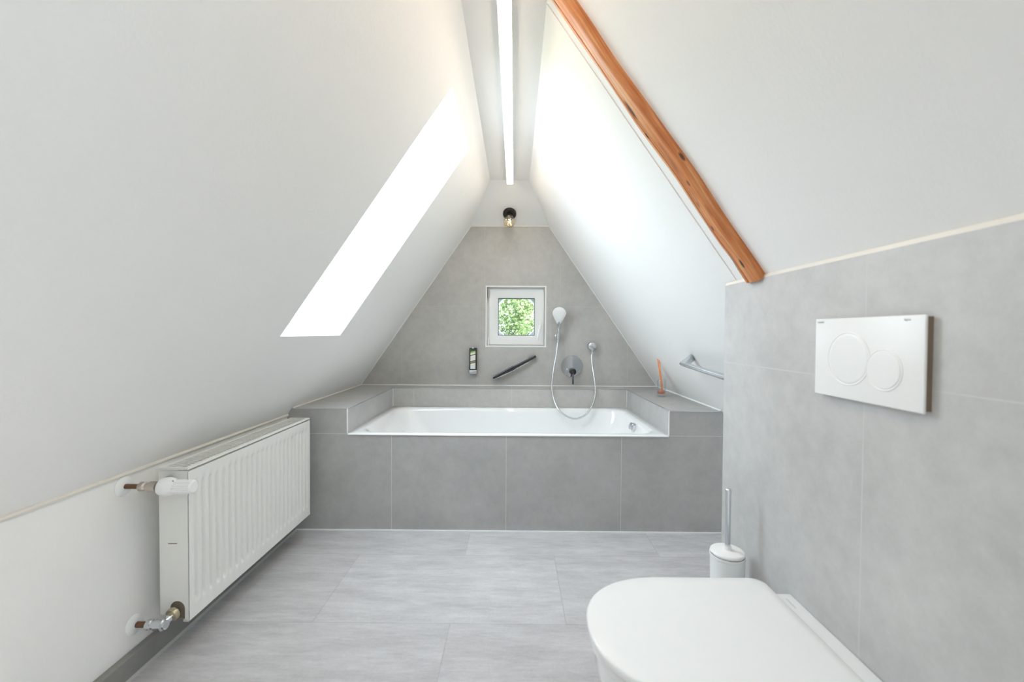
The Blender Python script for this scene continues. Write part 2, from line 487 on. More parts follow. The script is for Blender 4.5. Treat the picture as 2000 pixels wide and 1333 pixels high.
# cistern wall on the right, tiled
TW, TWY, TWZ = 0.69, 1.384, 1.211
struct('wall_right_tiled', prism(B(), [(TW, 0), (TW, TWZ), (XR(TWZ) , TWZ), (KR, ZK), (KR, 0)], YN, TWY), M['tile_right'], 0)
bm = B(); prism(bm, [(TW + 0.001, TWZ), (TW + 0.003, TWZ + 0.009), (XR(TWZ + 0.009), TWZ + 0.009), (XR(TWZ), TWZ)], YN, TWY)
struct('trim_1', bm, M['caulk'], 0)
bm = B(); prism(bm, [(-1.1715, 0), (-1.153, 0), (-1.154, 0.066), (-1.157, 0.070), (-1.1745, 0.070)], YN, DF)
struct('baseboard_left', bm, M['tile_base'], 0)
bm = B(); prism(bm, [(-1.153, 0), (-1.146, 0), (-1.153, 0.007)], YN, DF); struct('trim_2', bm, M['grey_caulk'], 0)
bm = B(); box(bm, -1.15, 1.11, DF - 0.006, DF, 0, 0.006); struct('trim_3', bm, M['white_caulk'], 0)
# silicone joints: left slope/ledge, right slope/ledge, gable/ledge, gable top
bm = B(); cyl(bm, (XL(LED) + 0.003, DF, LED), (XL(LED) + 0.003, YB, LED), 0.006, seg=8); struct('trim_4', bm, M['caulk'])
bm = B(); cyl(bm, (XR(LED) - 0.003, DF, LED), (XR(LED) - 0.003, YB, LED), 0.006, seg=8); struct('trim_5', bm, M['white_caulk'])
bm = B(); cyl(bm, (XL(LED), YB, LED), (XR(LED), YB, LED), 0.005, seg=8); struct('trim_6', bm, M['white_caulk'])
bm = B(); box(bm, XL(1.858), XR(1.858), YB - 0.006, YB, 1.857, 1.866); struct('trim_7', bm, M['caulk'], 0)
bm = B(); cyl(bm, (XL(LED), YB - 0.002, LED), (XL(1.862), YB - 0.002, 1.862), 0.004, seg=8); struct('trim_8', bm, M['white_caulk'])
bm = B(); cyl(bm, (XR(LED), YB - 0.002, LED), (XR(1.862), YB - 0.002, 1.862), 0.004, seg=8); struct('trim_9', bm, M['white_caulk'])
bm = B(); cyl(bm, (KL + 0.003, YN, ZK), (KL + 0.003, DF, ZK), 0.007, seg=8); struct('trim_10', bm, M['caulk'])

# gable window
win = bpy.data.objects.new('window_1', None); COL.objects.link(win); win.location = (0.009, YB, WZ0); win['kind'] = 'structure'
X3, Z3 = V((1, 0, 0)), V((0, 0, 1))
bm = B(); rect_ring(bm, (0, YB, 0), X3, Z3, (0, 1, 0), WX0, WX1, WZ0, WZ1, 0.010, -0.003, 0.075)
obj('reveal', bm, M['white_paint'], win, 0)
bm = B(); rect_ring(bm, (0, YB, 0), X3, Z3, (0, 1, 0), WX0 + 0.010, WX1 - 0.010, WZ0 + 0.010, WZ1 - 0.010, 0.045, 0.055, 0.105, 0.002)
obj('window_frame', bm, M['pvc'], win)
bm = B(); rect_ring(bm, (0, YB, 0), X3, Z3, (0, 1, 0), -0.198, 0.224, 0.962, 1.390, 0.070, 0.038, 0.095, 0.004)
sash = obj('sash', bm, M['pvc'], win)
bm = B(); rect_ring(bm, (0, YB, 0), X3, Z3, (0, 1, 0), -0.129, 0.155, 1.031, 1.321, 0.0055, 0.042, 0.085)
obj('gasket', bm, M['gasket'], sash, 0)
bm = B(); box(bm, -0.128, 0.154, YB + 0.062, YB + 0.068, 1.032, 1.320); obj('pane', bm, M['pane'], sash, 0)
bm = B(); box(bm, 0.184, 0.206, YB + 0.026, YB + 0.040, 1.085, 1.145, 0.004)
tube(bm, spline([(0.195, YB + 0.030, 1.118), (0.196, YB - 0.004, 1.118), (0.195, YB - 0.012, 1.105), (0.186, YB - 0.012, 1.06), (0.174, YB - 0.010, 1.0)], 5), lambda i: (0.008, 0.0065), 10)
obj('handle', bm, M['pvc'], sash)
for z in (1.355, 0.985):
    bm = B(); cyl(bm, (-0.2025, YB + 0.030, z - 0.032), (-0.2025, YB + 0.030, z + 0.032), 0.006)
    obj('hinge', bm, M['nickel'] if z > 1.2 else M['pvc'], sash)
# outer masonry with the round opening
bm = B()
cx, cz, rr = 0.013, 1.180, 0.176
N = 64
ri, ro = [], []
for k in range(N):
    a = 2 * PI * (k + 0.5) / N
    c_, s_ = math.cos(a), math.sin(a); q = 0.40 / max(abs(c_), abs(s_))
    ri.append((cx + rr * c_, cz + rr * s_)); ro.append((cx + q * c_, cz + q * s_))
R4 = lambda pts, y: [V((x, y, z)) for x, z in pts]
vs = [[bm.verts.new(p) for p in R4(a, y)] for a, y in ((ro, YB + 0.14), (ri, YB + 0.14), (ri, YB + 0.30), (ro, YB + 0.30))]
for a, b in zip(vs, vs[1:] + vs[:1]):
    for k in range(N): bm.faces.new((a[k], a[(k + 1) % N], b[(k + 1) % N], b[k]))
obj('outer_surround', bm, M['stone'], win)

def roof_window(name, O, Vd, Nn, y0, y1, b0, b1):
    r = bpy.data.objects.new(name, None); COL.objects.link(r); r['kind'] = 'structure'
    r.location = V(O) + V((0, 1, 0)) * y0 + Vd * b0
    U = V((0, 1, 0))
    bm = B(); rect_ring(bm, O, U, Vd, Nn, y0 - 0.03, y1 + 0.03, b0 - 0.03, b1 + 0.03, 0.034, -0.17, -0.101, 0.003)
    f = obj('window_frame', bm, M['pvc'], r)
    bm = B()
    t = bmesh.new(); bmesh.ops.create_cube(t, size=1)
    mt = Matrix.Translation(V(O) + U * ((y0 + y1) / 2) + Vd * ((b0 + b1) / 2) - Nn * 0.135) @ Matrix((U, Vd, Nn)).transposed().to_4x4() @ Matrix.Diagonal((y1 - y0 + 0.01, b1 - b0 + 0.01, 0.006, 1))
    merge(bm, t, mt); obj('pane', bm, M['pane'], f, 0)
    # daylight portal at the opening (guides sampling of the sky only)
    ld = bpy.data.lights.new(name + '_portal', 'AREA'); ld.shape = 'RECTANGLE'; ld.size = y1 - y0; ld.size_y = b1 - b0
    ld.cycles.is_portal = True
    lo = bpy.data.objects.new(name + '_portal', ld); COL.objects.link(lo)
    X = U; Zz = -Nn; Y = Zz.cross(X)
    lo.matrix_world = Matrix.Translation(V(O) + U * ((y0 + y1) / 2) + Vd * ((b0 + b1) / 2) - Nn * 0.19) @ Matrix((X, Y, Zz)).transposed().to_4x4()
    return r
roof_window('window_2', LO, LV, LN, SKY_Y0, SKY_Y1, bl(SKY_Z0), bl(SKY_Z1))
roof_window('window_added', RO, RV, RN, W3[0], W3[1], br_(W3[2]), br_(W3[3]))  # unseen skylight, added so sun off the floor brightens the lower left wall

# ------------------------------------------------------------------ bath surround
T = thing('bath_surround', 'grey tiled surround with raised ledges built around the white bathtub', 'bath surround', (0, DF, 0))
bm = B(); box(bm, -1.171, 1.112, DF, DF + 0.05, 0, RIM - 0.008)
obj('front_panel', bm, M['tile_front'], T, 0)
def ledge(x0, x1, y0, y1, z0=RIM - 0.03, clipL=False, clipR=False):
    bm = B()
    if clipL: prism(bm, [(XL(LED), LED), (x1, LED), (x1, z0), (KL + .01, z0), (KL, ZK)], y0, y1)
    elif clipR: prism(bm, [(x0, LED), (XR(LED), LED), (KR, ZK), (KR - .01, z0), (x0, z0)], y0, y1)
    else: box(bm, x0, x1, y0, y1, z0, LED)
    return bm
obj('side_ledge', ledge(0, TXL, DF, YB, 0.508, clipL=True), M['tile_front'], T, 0)
obj('side_ledge', ledge(TXR, 0, DF, YB, 0.508, clipR=True), M['tile_front'], T, 0)
obj('back_ledge', ledge(TXL, TXR, NB, YB, 0.40), M['tile_ledge'], T, 0)
for x, s in ((TXL, 1), (TXR, -1)):     # white corner beads on the front edges of the ledges
    bm = B(); box(bm, x - 0.0025, x + 0.0025, DF - 0.0015, DF + 0.004, RIM, LED)
    obj('corner_bead', bm, M['white_caulk'], T, 0)
    bm = B(); box(bm, x - 0.0025, x + 0.0025, NB - 0.004, NB + 0.001, RIM, LED)
    obj('corner_bead', bm, M['white_caulk'], T, 0)
for x0, x1 in ((XL(LED), TXL), (TXR, XR(LED))):
    bm = B(); box(bm, x0, x1, DF - 0.0012, DF + 0.003, LED - 0.004, LED + 0.0008); obj('edge_trim', bm, M['satin'], T, 0)
bm = B(); box(bm, TXL, TXR, NB - 0.0015, NB + 0.004, LED - 0.004, LED + 0.0008); obj('edge_trim', bm, M['satin'], T, 0)
for x in (TXL, TXR):
    bm = B(); box(bm, x - 0.002, x + 0.002, DF, NB, LED - 0.004, LED + 0.0008); obj('edge_trim', bm, M['satin'], T, 0)

# ------------------------------------------------------------------ bathtub
def rrect(x0, x1, y0, y1, r, z, n=12, zf=None):
    pts = []
    for cxx, cyy, a0 in ((x1 - r, y1 - r, 0), (x0 + r, y1 - r, PI / 2), (x0 + r, y0 + r, PI), (x1 - r, y0 + r, 1.5 * PI)):
        for k in range(n + 1):
            a = a0 + PI / 2 * k / n
            pts.append(V((cxx + r * math.cos(a), cyy + r * math.sin(a), z)))
    return pts
T = thing('bathtub', 'white built-in bathtub set in the grey tiled surround under the small window', 'bathtub', (0, 2.62, 0.06))
x0, x1, y0, y1 = TXL + 0.0015, TXR - 0.0015, DF - 0.004, NB - 0.001
rings = [rrect(x0, x1, y0, y1, 0.004, RIM - 0.007), rrect(x0, x1, y0, y1, 0.004, RIM - 0.002), rrect(x0 + 0.003, x1 - 0.003, y0 + 0.003, y1 - 0.003, 0.004, RIM)]
def inner(dl, dr, df, db, r, z): return rrect(x0 + dl, x1 - dr, y0 + df, y1 - db, r, z)
rings += [inner(0.034, 0.034, 0.032, 0.040, 0.092, RIM), inner(0.042, 0.042, 0.040, 0.048, 0.10, RIM), inner(0.048, 0.046, 0.046, 0.054, 0.11, RIM - 0.002), inner(0.056, 0.052, 0.052, 0.060, 0.12, RIM - 0.010),
          inner(0.066, 0.056, 0.057, 0.065, 0.13, RIM - 0.03), inner(0.13, 0.075, 0.070, 0.078, 0.14, RIM - 0.13), inner(0.22, 0.10, 0.085, 0.093, 0.15, RIM - 0.26),
          inner(0.31, 0.13, 0.11, 0.118, 0.16, RIM - 0.36), inner(0.36, 0.17, 0.15, 0.158, 0.16, RIM - 0.395), inner(0.46, 0.27, 0.24, 0.25, 0.12, RIM - 0.405)]
bm = B(); loft(bm, rings, cap0=False); shell = obj('tub_shell', bm, M['enamel'], T, 50)
nrm = V((-0.98, 0, 0.19)).normalized()
oc = V((0.7545, 2.63, 0.465))
def oriented_box(bm, c, X, Y, Z, sx, sy, sz, bev):
    t = bmesh.new(); bmesh.ops.create_cube(t, size=1)
    for v in t.verts: v.co = V((v.co.x * sx, v.co.y * sy, v.co.z * sz))
    bmesh.ops.bevel(t, geom=t.edges[:], offset=bev, segments=3, profile=0.5, affect='EDGES')
    merge(bm, t, Matrix.Translation(c) @ Matrix((X, Y, Z)).transposed().to_4x4())
Zd = nrm; Yd = V((0, 1, 0)); Xd = Yd.cross(Zd)
bm = B(); oriented_box(bm, oc, Xd, Yd, Zd, 0.046, 0.060, 0.050, 0.009); ov = obj('overflow', bm, M['chrome'], T)
bm = B(); lathe(bm, [(0.019, 0), (0.019, 0.004), (0.016, 0.006)], oc + Zd * 0.0245, Zd); obj('overflow_knob', bm, M['satin'], ov)
bm = B(); lathe(bm, [(0.034, 0), (0.034, 0.004), (0.028, 0.007)], (0.30, 2.62, RIM - 0.4055), (0, 0, 1)); obj('drain', bm, M['chrome'], T)

# ------------------------------------------------------------------ radiator
RX, RY0, RY1, RZ0, RZ1, RB = -1.043, 1.330, 2.128, 0.118, 0.614, -1.138
T = thing('radiator', 'white ribbed panel radiator mounted along the left knee wall', 'radiator', ((RX + RB) / 2, (RY0 + RY1) / 2, RZ0))
def sst(a, b, x):
    t = min(1, max(0, (x - a) / (b - a))); return t * t * (3 - 2 * t)
NR = 24
ys = [RY0 + (RY1 - RY0) * i / (NR * 10) for i in range(NR * 10 + 1)]
zs = [RZ0, RZ0 + 0.02, RZ0 + 0.040, RZ0 + 0.045, RZ0 + 0.050, RZ0 + 0.056, RZ0 + 0.062, RZ0 + 0.070, RZ0 + 0.25, RZ1 - 0.082, RZ1 - 0.074, RZ1 - 0.066, RZ1 - 0.060, RZ1 - 0.055, RZ1 - 0.050, RZ1 - 0.03, RZ1 - 0.012]
bm = B()
def grid(bm, fn, A, Bv):
    g = [[bm.verts.new(fn(a, b)) for b in Bv] for a in A]
    for i in range(len(A) - 1):
        for j in range(len(Bv) - 1): bm.faces.new((g[i][j], g[i + 1][j], g[i + 1][j + 1], g[i][j + 1]))
def ribz(z):
    up = sst(RZ0 + 0.040, RZ0 + 0.060, z); dn = 1 - sst(RZ1 - 0.068, RZ1 - 0.048, z); return up * dn
def rib(y, z):
    if y < RY0 + 0.014 or y > RY1 - 0.014: return 0
    ph = ((y - RY0) / (RY1 - RY0) * NR) % 1.0
    d = abs(ph - 0.5) * 2
    return -0.011 * sst(0.45, 0.80, d) * ribz(z)
grid(bm, lambda y, z: V((RX + rib(y, z), y, z)), ys, zs)
t = bmesh.new()
r = 0.004
# folded edges of the front sheet
loft(bm, [[V((RX, y, RZ0)), V((RX - 0.003, y, RZ0 - 0.003)), V((RX - 0.02, y, RZ0 - 0.003)), V((RX - 0.02, y, RZ0 + 0.004))] for y in (RY0, RY1)], True, True)
front = obj('front_panel', bm, M['rad_white'], T, 60)
bm = B(); box(bm, RX - 0.0275, RX - 0.0125, RY0 + 0.01, RY1 - 0.01, RZ0 + 0.015, RZ1 - 0.02); box(bm, RB + 0.004, RB + 0.02, RY0 + 0.01, RY1 - 0.01, RZ0 + 0.01, RZ1 - 0.02)
obj('inner_panel', bm, M['rad_white'], T, 0)
for ya, yb in ((RY0, RY0 + 0.003), (RY1 - 0.003, RY1)):
    bm = B()
    # side cover with a rounded notch at the bottom for the return pipe
    xa, xb, z0_, z1_ = RB, RX - 0.003, RZ0, RZ1 - 0.009
    ncx, nr, nz = -1.082, 0.024, 0.158
    poly = [(xa, z0_ + 0.02), (ncx - nr, z0_ + 0.02)] + [(ncx + nr * math.cos(PI - PI * k / 10), nz + nr * math.sin(PI * k / 10)) for k in range(11)] + [(ncx + nr, z0_), (xb, z0_), (xb, z1_), (xa, z1_)]
    prism(bm, poly, ya, yb)
    obj('side_cover', bm, M['rad_white'], T, 0)
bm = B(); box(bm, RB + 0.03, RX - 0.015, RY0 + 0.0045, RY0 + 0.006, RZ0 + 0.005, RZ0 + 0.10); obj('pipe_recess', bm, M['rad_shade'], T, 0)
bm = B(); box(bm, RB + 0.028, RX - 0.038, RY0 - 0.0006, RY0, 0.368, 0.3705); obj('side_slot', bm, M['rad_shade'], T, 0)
# top cover: solid margins and a lattice of slots over the inside, its shade put into the colour
bm = B()
zt0, zt1 = RZ1 - 0.007, RZ1
box(bm, RX - 0.016, RX, RY0, RY1, zt0, zt1, 0.0015, 2)
box(bm, RB, RB + 0.012, RY0, RY1, zt0, zt1)
for ya, yb in ((RY0, RY0 + 0.009), (RY1 - 0.009, RY1)): box(bm, RB + 0.012, RX - 0.016, ya, yb, zt0, zt1)
nxs = 4; wx = (RX - 0.016 - RB - 0.012) / nxs
ny = 48; dy = (RY1 - RY0) / ny
for i in range(1, nxs):
    xx = RB + 0.012 + wx * i; box(bm, xx - 0.0022, xx + 0.0022, RY0, RY1, zt1 - 0.002, zt1 - 0.001)
for i in range(nxs):
    xa = RB + 0.012 + wx * i
    for k in range(ny + 1):
        yy = RY0 + dy * (k + (0.5 if i % 2 else 0)); yy = min(max(yy, RY0 + 0.003), RY1 - 0.003)
        box(bm, xa, xa + wx, yy - 0.0022, yy + 0.0022, zt1 - 0.002, zt1 - 0.001)
obj('top_grille', bm, M['rad_white'], T, 0)
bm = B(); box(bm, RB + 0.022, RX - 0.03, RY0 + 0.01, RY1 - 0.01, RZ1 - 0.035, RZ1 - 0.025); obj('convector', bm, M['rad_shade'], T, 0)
for y in (RY0 + 0.12, RY1 - 0.12):
    bm = B(); box(bm, -1.196, RB + 0.006, y - 0.015, y + 0.015, RZ0 + 0.03, RZ1 - 0.05); obj('wall_bracket', bm, M['rad_white'], T, 0)
kx = lambda z: -1.172 - 0.028 * z / ZK            # face of the knee wall at height z
# thermostatic valve (top) and return valve (bottom)
vy, vz = 1.272, 0.575
AX = V((1, 0, 0))
bm = B(); lathe(bm, [(0.030, 0), (0.030, 0.003), (0.022, 0.007), (0.009, 0.009)], (kx(vz) - 0.001, vy, vz), AX); obj('wall_rosette', bm, M['pvc'], T)
bm = B(); cyl(bm, (kx(vz), vy, vz), (-1.140, vy, vz), 0.0075); obj('pipe', bm, M['copper'], T)
bm = B(); lathe(bm, [(0.012, 0), (0.014, 0.003), (0.014, 0.016), (0.011, 0.020), (0.011, 0.028), (0.0155, 0.032), (0.0155, 0.055)], (-1.147, vy, vz), AX, 6 * 4)
cyl(bm, (-1.098, vy, vz), (-1.098, RY0 + 0.012, vz), 0.011); lathe(bm, [(0.016, 0), (0.016, 0.016)], (-1.098, RY0 - 0.02, vz), (0, 1, 0), 6)
obj('valve_body', bm, M['nickel'], T)
bm = B(); lathe(bm, [(0.018, 0), (0.024, 0.002), (0.0275, 0.010), (0.0285, 0.022), (0.0265, 0.034), (0.0195, 0.044), (0.0185, 0.060), (0.0195, 0.085), (0.0195, 0.098), (0.016, 0.102)], (-1.082, vy, vz), V((1, 0, 0.0)), 40)
for k in range(12):
    a = 2 * PI * k / 12; c = V((-1.009, vy + 0.0193 * math.cos(a), vz + 0.0193 * math.sin(a))); cyl(bm, c - AX * 0.026, c + AX * 0.024, 0.0022, seg=8)
th = obj('thermostat_head', bm, M['pvc'], T)
bm = B(); oriented_box(bm, V((-1.041, vy - 0.006, vz + 0.0195)), V((1, 0, 0)), V((0, 1, 0)), V((0, 0, 1)), 0.006, 0.003, 0.003, 0.0008); obj('setting_mark', bm, M['gasket'], th)
vz = 0.138
bm = B(); lathe(bm, [(0.030, 0), (0.030, 0.003), (0.022, 0.007), (0.009, 0.009)], (kx(vz) - 0.001, vy + 0.01, vz), AX); obj('wall_rosette', bm, M['pvc'], T)
bm = B(); cyl(bm, (kx(vz), vy + 0.01, vz), (-1.132, vy + 0.01, vz), 0.0085); obj('pipe', bm, M['copper'], T)
bm = B(); lathe(bm, [(0.012, 0), (0.015, 0.003), (0.015, 0.015), (0.012, 0.018), (0.012, 0.026), (0.017, 0.030), (0.017, 0.052), (0.013, 0.056), (0.013, 0.062)], (-1.140, vy + 0.01, vz), AX, 24)
cyl(bm, (-1.092, vy + 0.01, vz), (-1.084, RY0 + 0.012, vz + 0.012), 0.012)
obj('return_valve', bm, M['chrome'], T)
bm = B(); lathe(bm, [(0.018, 0), (0.020, 0.003), (0.020, 0.013), (0.016, 0.016)], (-1.086, RY0 - 0.022, vz + 0.010), (0.1, 1, 0.12), 6 * 4); obj('union_nut', bm, M['brass'], T)

# ------------------------------------------------------------------ roof beam
def beam():
    bm = B(); uvl = bm.loops.layers.uv.new('UVMap')
    S0, S1 = br_(1.2165), br_(2.10)
    n = 70
    prof = [(0.000, -0.004), (0.000, 0.010), (0.0, 0.0195), (0.002, 0.0245), (0.007, 0.0272), (0.018, 0.0282), (0.030, 0.0285), (0.044, 0.0278), (0.0472, 0.0215), (0.0500, 0.0276), (0.062, 0.0255), (0.070, 0.0205), (0.0742, 0.010), (0.0745, -0.004)]
    L = [0.0]
    for a, b in zip(prof, prof[1:]): L.append(L[-1] + math.hypot(b[0] - a[0], b[1] - a[1]))
    rows = []
    rnd = random.Random(3)
    ph = [rnd.uniform(0, 6.28) for _ in range(6)]
    for i in range(n + 1):
        s = S0 + (S1 - S0) * i / n; q = i / n; u = s - S0
        yb = 1.172 + (1.203 - 1.172) * q
        wob0 = 0.0028 * math.sin(9 * u + ph[0]) + 0.0016 * math.sin(23 * u + ph[1])
        wob1 = 0.0028 * math.sin(8 * u + ph[2]) + 0.0018 * math.sin(19 * u + ph[3]) 
        dent = -0.008 * math.exp(-((u - 0.085) / 0.035) ** 2) + 0.004 * math.exp(-((u - 0.30) / 0.08) ** 2)
        row = []
        for (a, h) in prof:
            k = a / 0.0745
            yy = yb + a * (1.0 + 0.0) + wob0 * (1 - k) + (wob1 + dent) * k - 0.004 * (1 - k) * math.exp(-((u - 0.42) / 0.12) ** 2)
            hh = h + (0.0012 * math.sin(14 * u + ph[4] + 3 * k) if h > 0.01 else 0)
            row.append((bm.verts.new(RO + RV * s + V((0, yy, 0)) + RN * hh), u))
        rows.append(row)
    for i in range(n):
        for j in range(len(prof) - 1):
            f = bm.faces.new((rows[i][j][0], rows[i + 1][j][0], rows[i + 1][j + 1][0], rows[i][j + 1][0]))
            for lp, (ii, jj) in zip(f.loops, ((i, j), (i + 1, j), (i + 1, j + 1), (i, j + 1))): lp[uvl].uv = (rows[ii][jj][1], L[jj])
    for r in (rows[0], rows[-1]):
        f = bm.faces.new([v for v, _ in r])
        for lp in f.loops: lp[uvl].uv = (0.0, 0.03)
    return bm
o = obj('ceiling_beam', beam(), M['wood'], None, 50)
tag(o, 'orange-brown old wooden roof beam with knots running up the right sloping wall', 'beam')
# plaster edge beside the beam
bm = B()
pts = []
for q in (0, 1):
    s = br_(1.2245) + (br_(2.092) - br_(1.2245)) * q
    yb = 1.322 + 0.022 * q
    P_ = lambda y, h: RO + RV * s + V((0, y, 0)) + RN * h
    pts.append([P_(yb, -0.002), P_(yb, 0.003), P_(yb + 0.012, 0.003), P_(yb + 0.12, 0.0002), P_(yb + 0.12, -0.002)])
loft(bm, pts); struct('trim_11', bm, M['plaster'], 0)

# ------------------------------------------------------------------ ceiling light and wall lamp
T = thing('ceiling_light', 'long narrow white LED strip light along the ridge ceiling', 'ceiling light', (-0.038, 1.45, ZC))
bm = B(); box(bm, -0.060, -0.014, 0.10, 2.868, ZC - 0.030, ZC, 0.001, 1); obj('housing', bm, M['white_paint'], T, 0)
bm = B(); box(bm, -0.057, -0.017, 0.102, 2.866, ZC - 0.034, ZC - 0.0302); obj('diffuser', bm, M['led'], T, 0)

pt = V((0, 2.885 - YB, ZC - 1.862)).normalized(); pn = V((0, -pt.z, pt.y)).normalized()
if pn.z > 0: pn = -pn
LP = V((-0.042, YB, 1.862)) + pt * 0.12
T = thing('wall_lamp', 'small black wall lamp with faceted amber globe bulb above the grey gable tiles', 'wall lamp', LP)
bm = B(); lathe(bm, [(0.0485, 0), (0.0485, 0.016), (0.046, 0.020), (0.030, 0.021)], LP, pn, 40); obj('lamp_base', bm, M['black'], T)
bm = B(); lathe(bm, [(0.020, 0.018), (0.022, 0.022), (0.022, 0.060), (0.020, 0.064)], LP, pn, 32); obj('socket', bm, M['black'], T)
gc = LP + pn * 0.098
bm = B(); bmesh.ops.create_icosphere(bm, subdivisions=3, radius=0.044)
for v in bm.verts:
    v.co *= random.uniform(0.93, 1.05)
bmesh.ops.translate(bm, verts=bm.verts, vec=gc)
lathe(bm, [(0.020, 0.056), (0.020, 0.064)], LP, pn, 24, False, False)
bulb = obj('bulb', bm, M['amber'], T, 0)
bm = B(); tube(bm, [gc - pn * 0.035 + V((0.010 * math.cos(a), 0, 0)) + pn * (0.05 * k / 10) + V((0, 0.008 * math.sin(a), 0)) for k, a in ((k, k * 1.3) for k in range(11))], 0.0016, 6); obj('filament', bm, M['filament'], bulb)

# ------------------------------------------------------------------ hand shower, holder, outlet, mixer
sx, sz = 0.324, 1.03
T = thing('shower_holder', 'small chrome hand shower holder on the gable tiles', 'shower holder', (sx, YB, 1.03))
bm = B(); lathe(bm, [(0.022, 0), (0.022, 0.012), (0.018, 0.016), (0.012, 0.018), (0.012, 0.04)], (sx, YB, 1.03), (0, -1, 0))
tube(bm, [(sx, YB - 0.062, 1.006), (sx, YB - 0.070, 1.052)], 0.0165, 20); obj('bracket', bm, M['chrome'], T)
T = thing('hand_shower', 'white and chrome hand shower with metal hose right of the small window', 'hand shower', (sx, YB - 0.06, 0.99))
hb = V((sx, YB - 0.060, 0.985)); hd = V((0.02, -0.16, 1)).normalized()
ht = hb + hd * 0.155
bm = B(); lathe(bm, [(0.0095, 0), (0.012, 0.006), (0.0135, 0.03), (0.0125, 0.08), (0.0135, 0.13), (0.017, 0.155), (0.018, 0.17)], hb, hd, 28); obj('handle', bm, M['chrome'], T)
fn = V((-0.05, -1, -0.38)).normalized()
fu = V((1, 0, 0)); fu = (fu - fn * fu.dot(fn)).normalized(); fv = fn.cross(fu)
if fv.z < 0: fv = -fv
hc = ht + fv * 0.066 + fn * 0.006
def pear(R, k=0):
    pts = []
    for i in range(48):
        a = 2 * PI * i / 48
        c_, s_ = math.cos(a), math.sin(a)
        rr = R
        x, y = rr * c_, rr * s_
        if s_ < 0:
            t_ = -s_; y = -1.55 * R * t_; x = math.copysign(R * (1 - 0.74 * t_ ** 1.25), c_)
        pts.append((x, y))
    return pts
bm = B()
loft(bm, [[hc + fu * x * k + fv * (y * k - (1 - k) * 0.02) + fn * t for x, y in pear(0.051)] for k, t in ((0.30, -0.030), (0.62, -0.026), (0.90, -0.016), (1.0, -0.006), (1.0, 0.002))])
obj('head_back', bm, M['chrome'], T, 60)
bm = B()
loft(bm, [[hc + fu * x * k + fv * (y * k) + fn * t for x, y in pear(0.051)] for k, t in ((0.98, 0.0015), (0.98, 0.007), (0.94, 0.010), (0.4, 0.011))], True, True)
obj('spray_face', bm, M['pvc'], T, 60)
hose = [(0.3216, 3.139, 0.9726), (0.3138, 3.132, 0.9001), (0.2956, 3.115, 0.8134), (0.2798, 3.08, 0.7256), (0.2714, 3.035, 0.6635), (0.2755, 2.99, 0.6034), (0.2978, 2.945, 0.5381), (0.3277, 2.92, 0.4997), (0.371, 2.905, 0.4708), (0.4145, 2.9, 0.4596), (0.4542, 2.905, 0.4642), (0.5016, 2.92, 0.4865), (0.5442, 2.945, 0.5361), (0.5749, 2.99, 0.5943), (0.5854, 3.03, 0.6476), (0.5861, 3.07, 0.7098), (0.5807, 3.105, 0.7817), (0.5754, 3.132, 0.8673)]     # the hose's hanging curve from the hand shower round to the outlet
hp = [hb + hd * 0.004] + [V(p) for p in hose]
OUT = V((0.582, YB, 0.956))
hp.append(OUT + V((0.0, -0.055, -0.052)))
hs = spline(hp, 12)
bm = B(); tube(bm, hs, lambda i: 0.0064 + 0.0006 * (i % 2), 10); obj('hose', bm, M['satin'], T, 60)
T = thing('wall_outlet', 'round chrome hose outlet on the gable tiles above right of the mixer', 'hose outlet', OUT)
bm = B(); lathe(bm, [(0.030, 0), (0.0315, 0.006), (0.0315, 0.03), (0.031, 0.052), (0.028, 0.062), (0.02, 0.066)], OUT, (0, -1, 0), 36); obj('outlet_body', bm, M['satin'], T)
bm = B(); lathe(bm, [(0.014, 0), (0.0135, 0.012), (0.010, 0.016), (0.010, 0.034)], OUT + V((0, -0.053, -0.024)), (0, -0.02, -1), 24); obj('hose_nut', bm, M['chrome'], T)
MC = V((0.438, YB, 0.801))
T = thing('shower_mixer', 'round chrome bath mixer plate with dark lever on the gable tiles', 'mixer tap', MC)
bm = B(); lathe(bm, [(0.083, 0), (0.083, 0.006), (0.080, 0.010), (0.03, 0.011)], MC, (0, -1, 0), 56); obj('escutcheon', bm, M['chrome'], T)
lc = MC + V((0.002, 0, -0.038))
bm = B(); lathe(bm, [(0.026, 0.008), (0.026, 0.035), (0.024, 0.055), (0.018, 0.060)], lc, (0, -1, 0), 32)
tube(bm, [lc + V((0, -0.048, 0.0)), lc + V((0, -0.060, -0.03)), lc + V((-0.002, -0.066, -0.092))], lambda i: (0.0075, 0.0055), 12)
obj('lever', bm, M['chrome_dark_reflection'], T)
bm = B(); lathe(bm, [(0.012, 0.008), (0.012, 0.024), (0.010, 0.028)], MC + V((-0.032, 0, -0.028)), (0, -1, 0), 24); obj('diverter_knob', bm, M['chrome'], T)

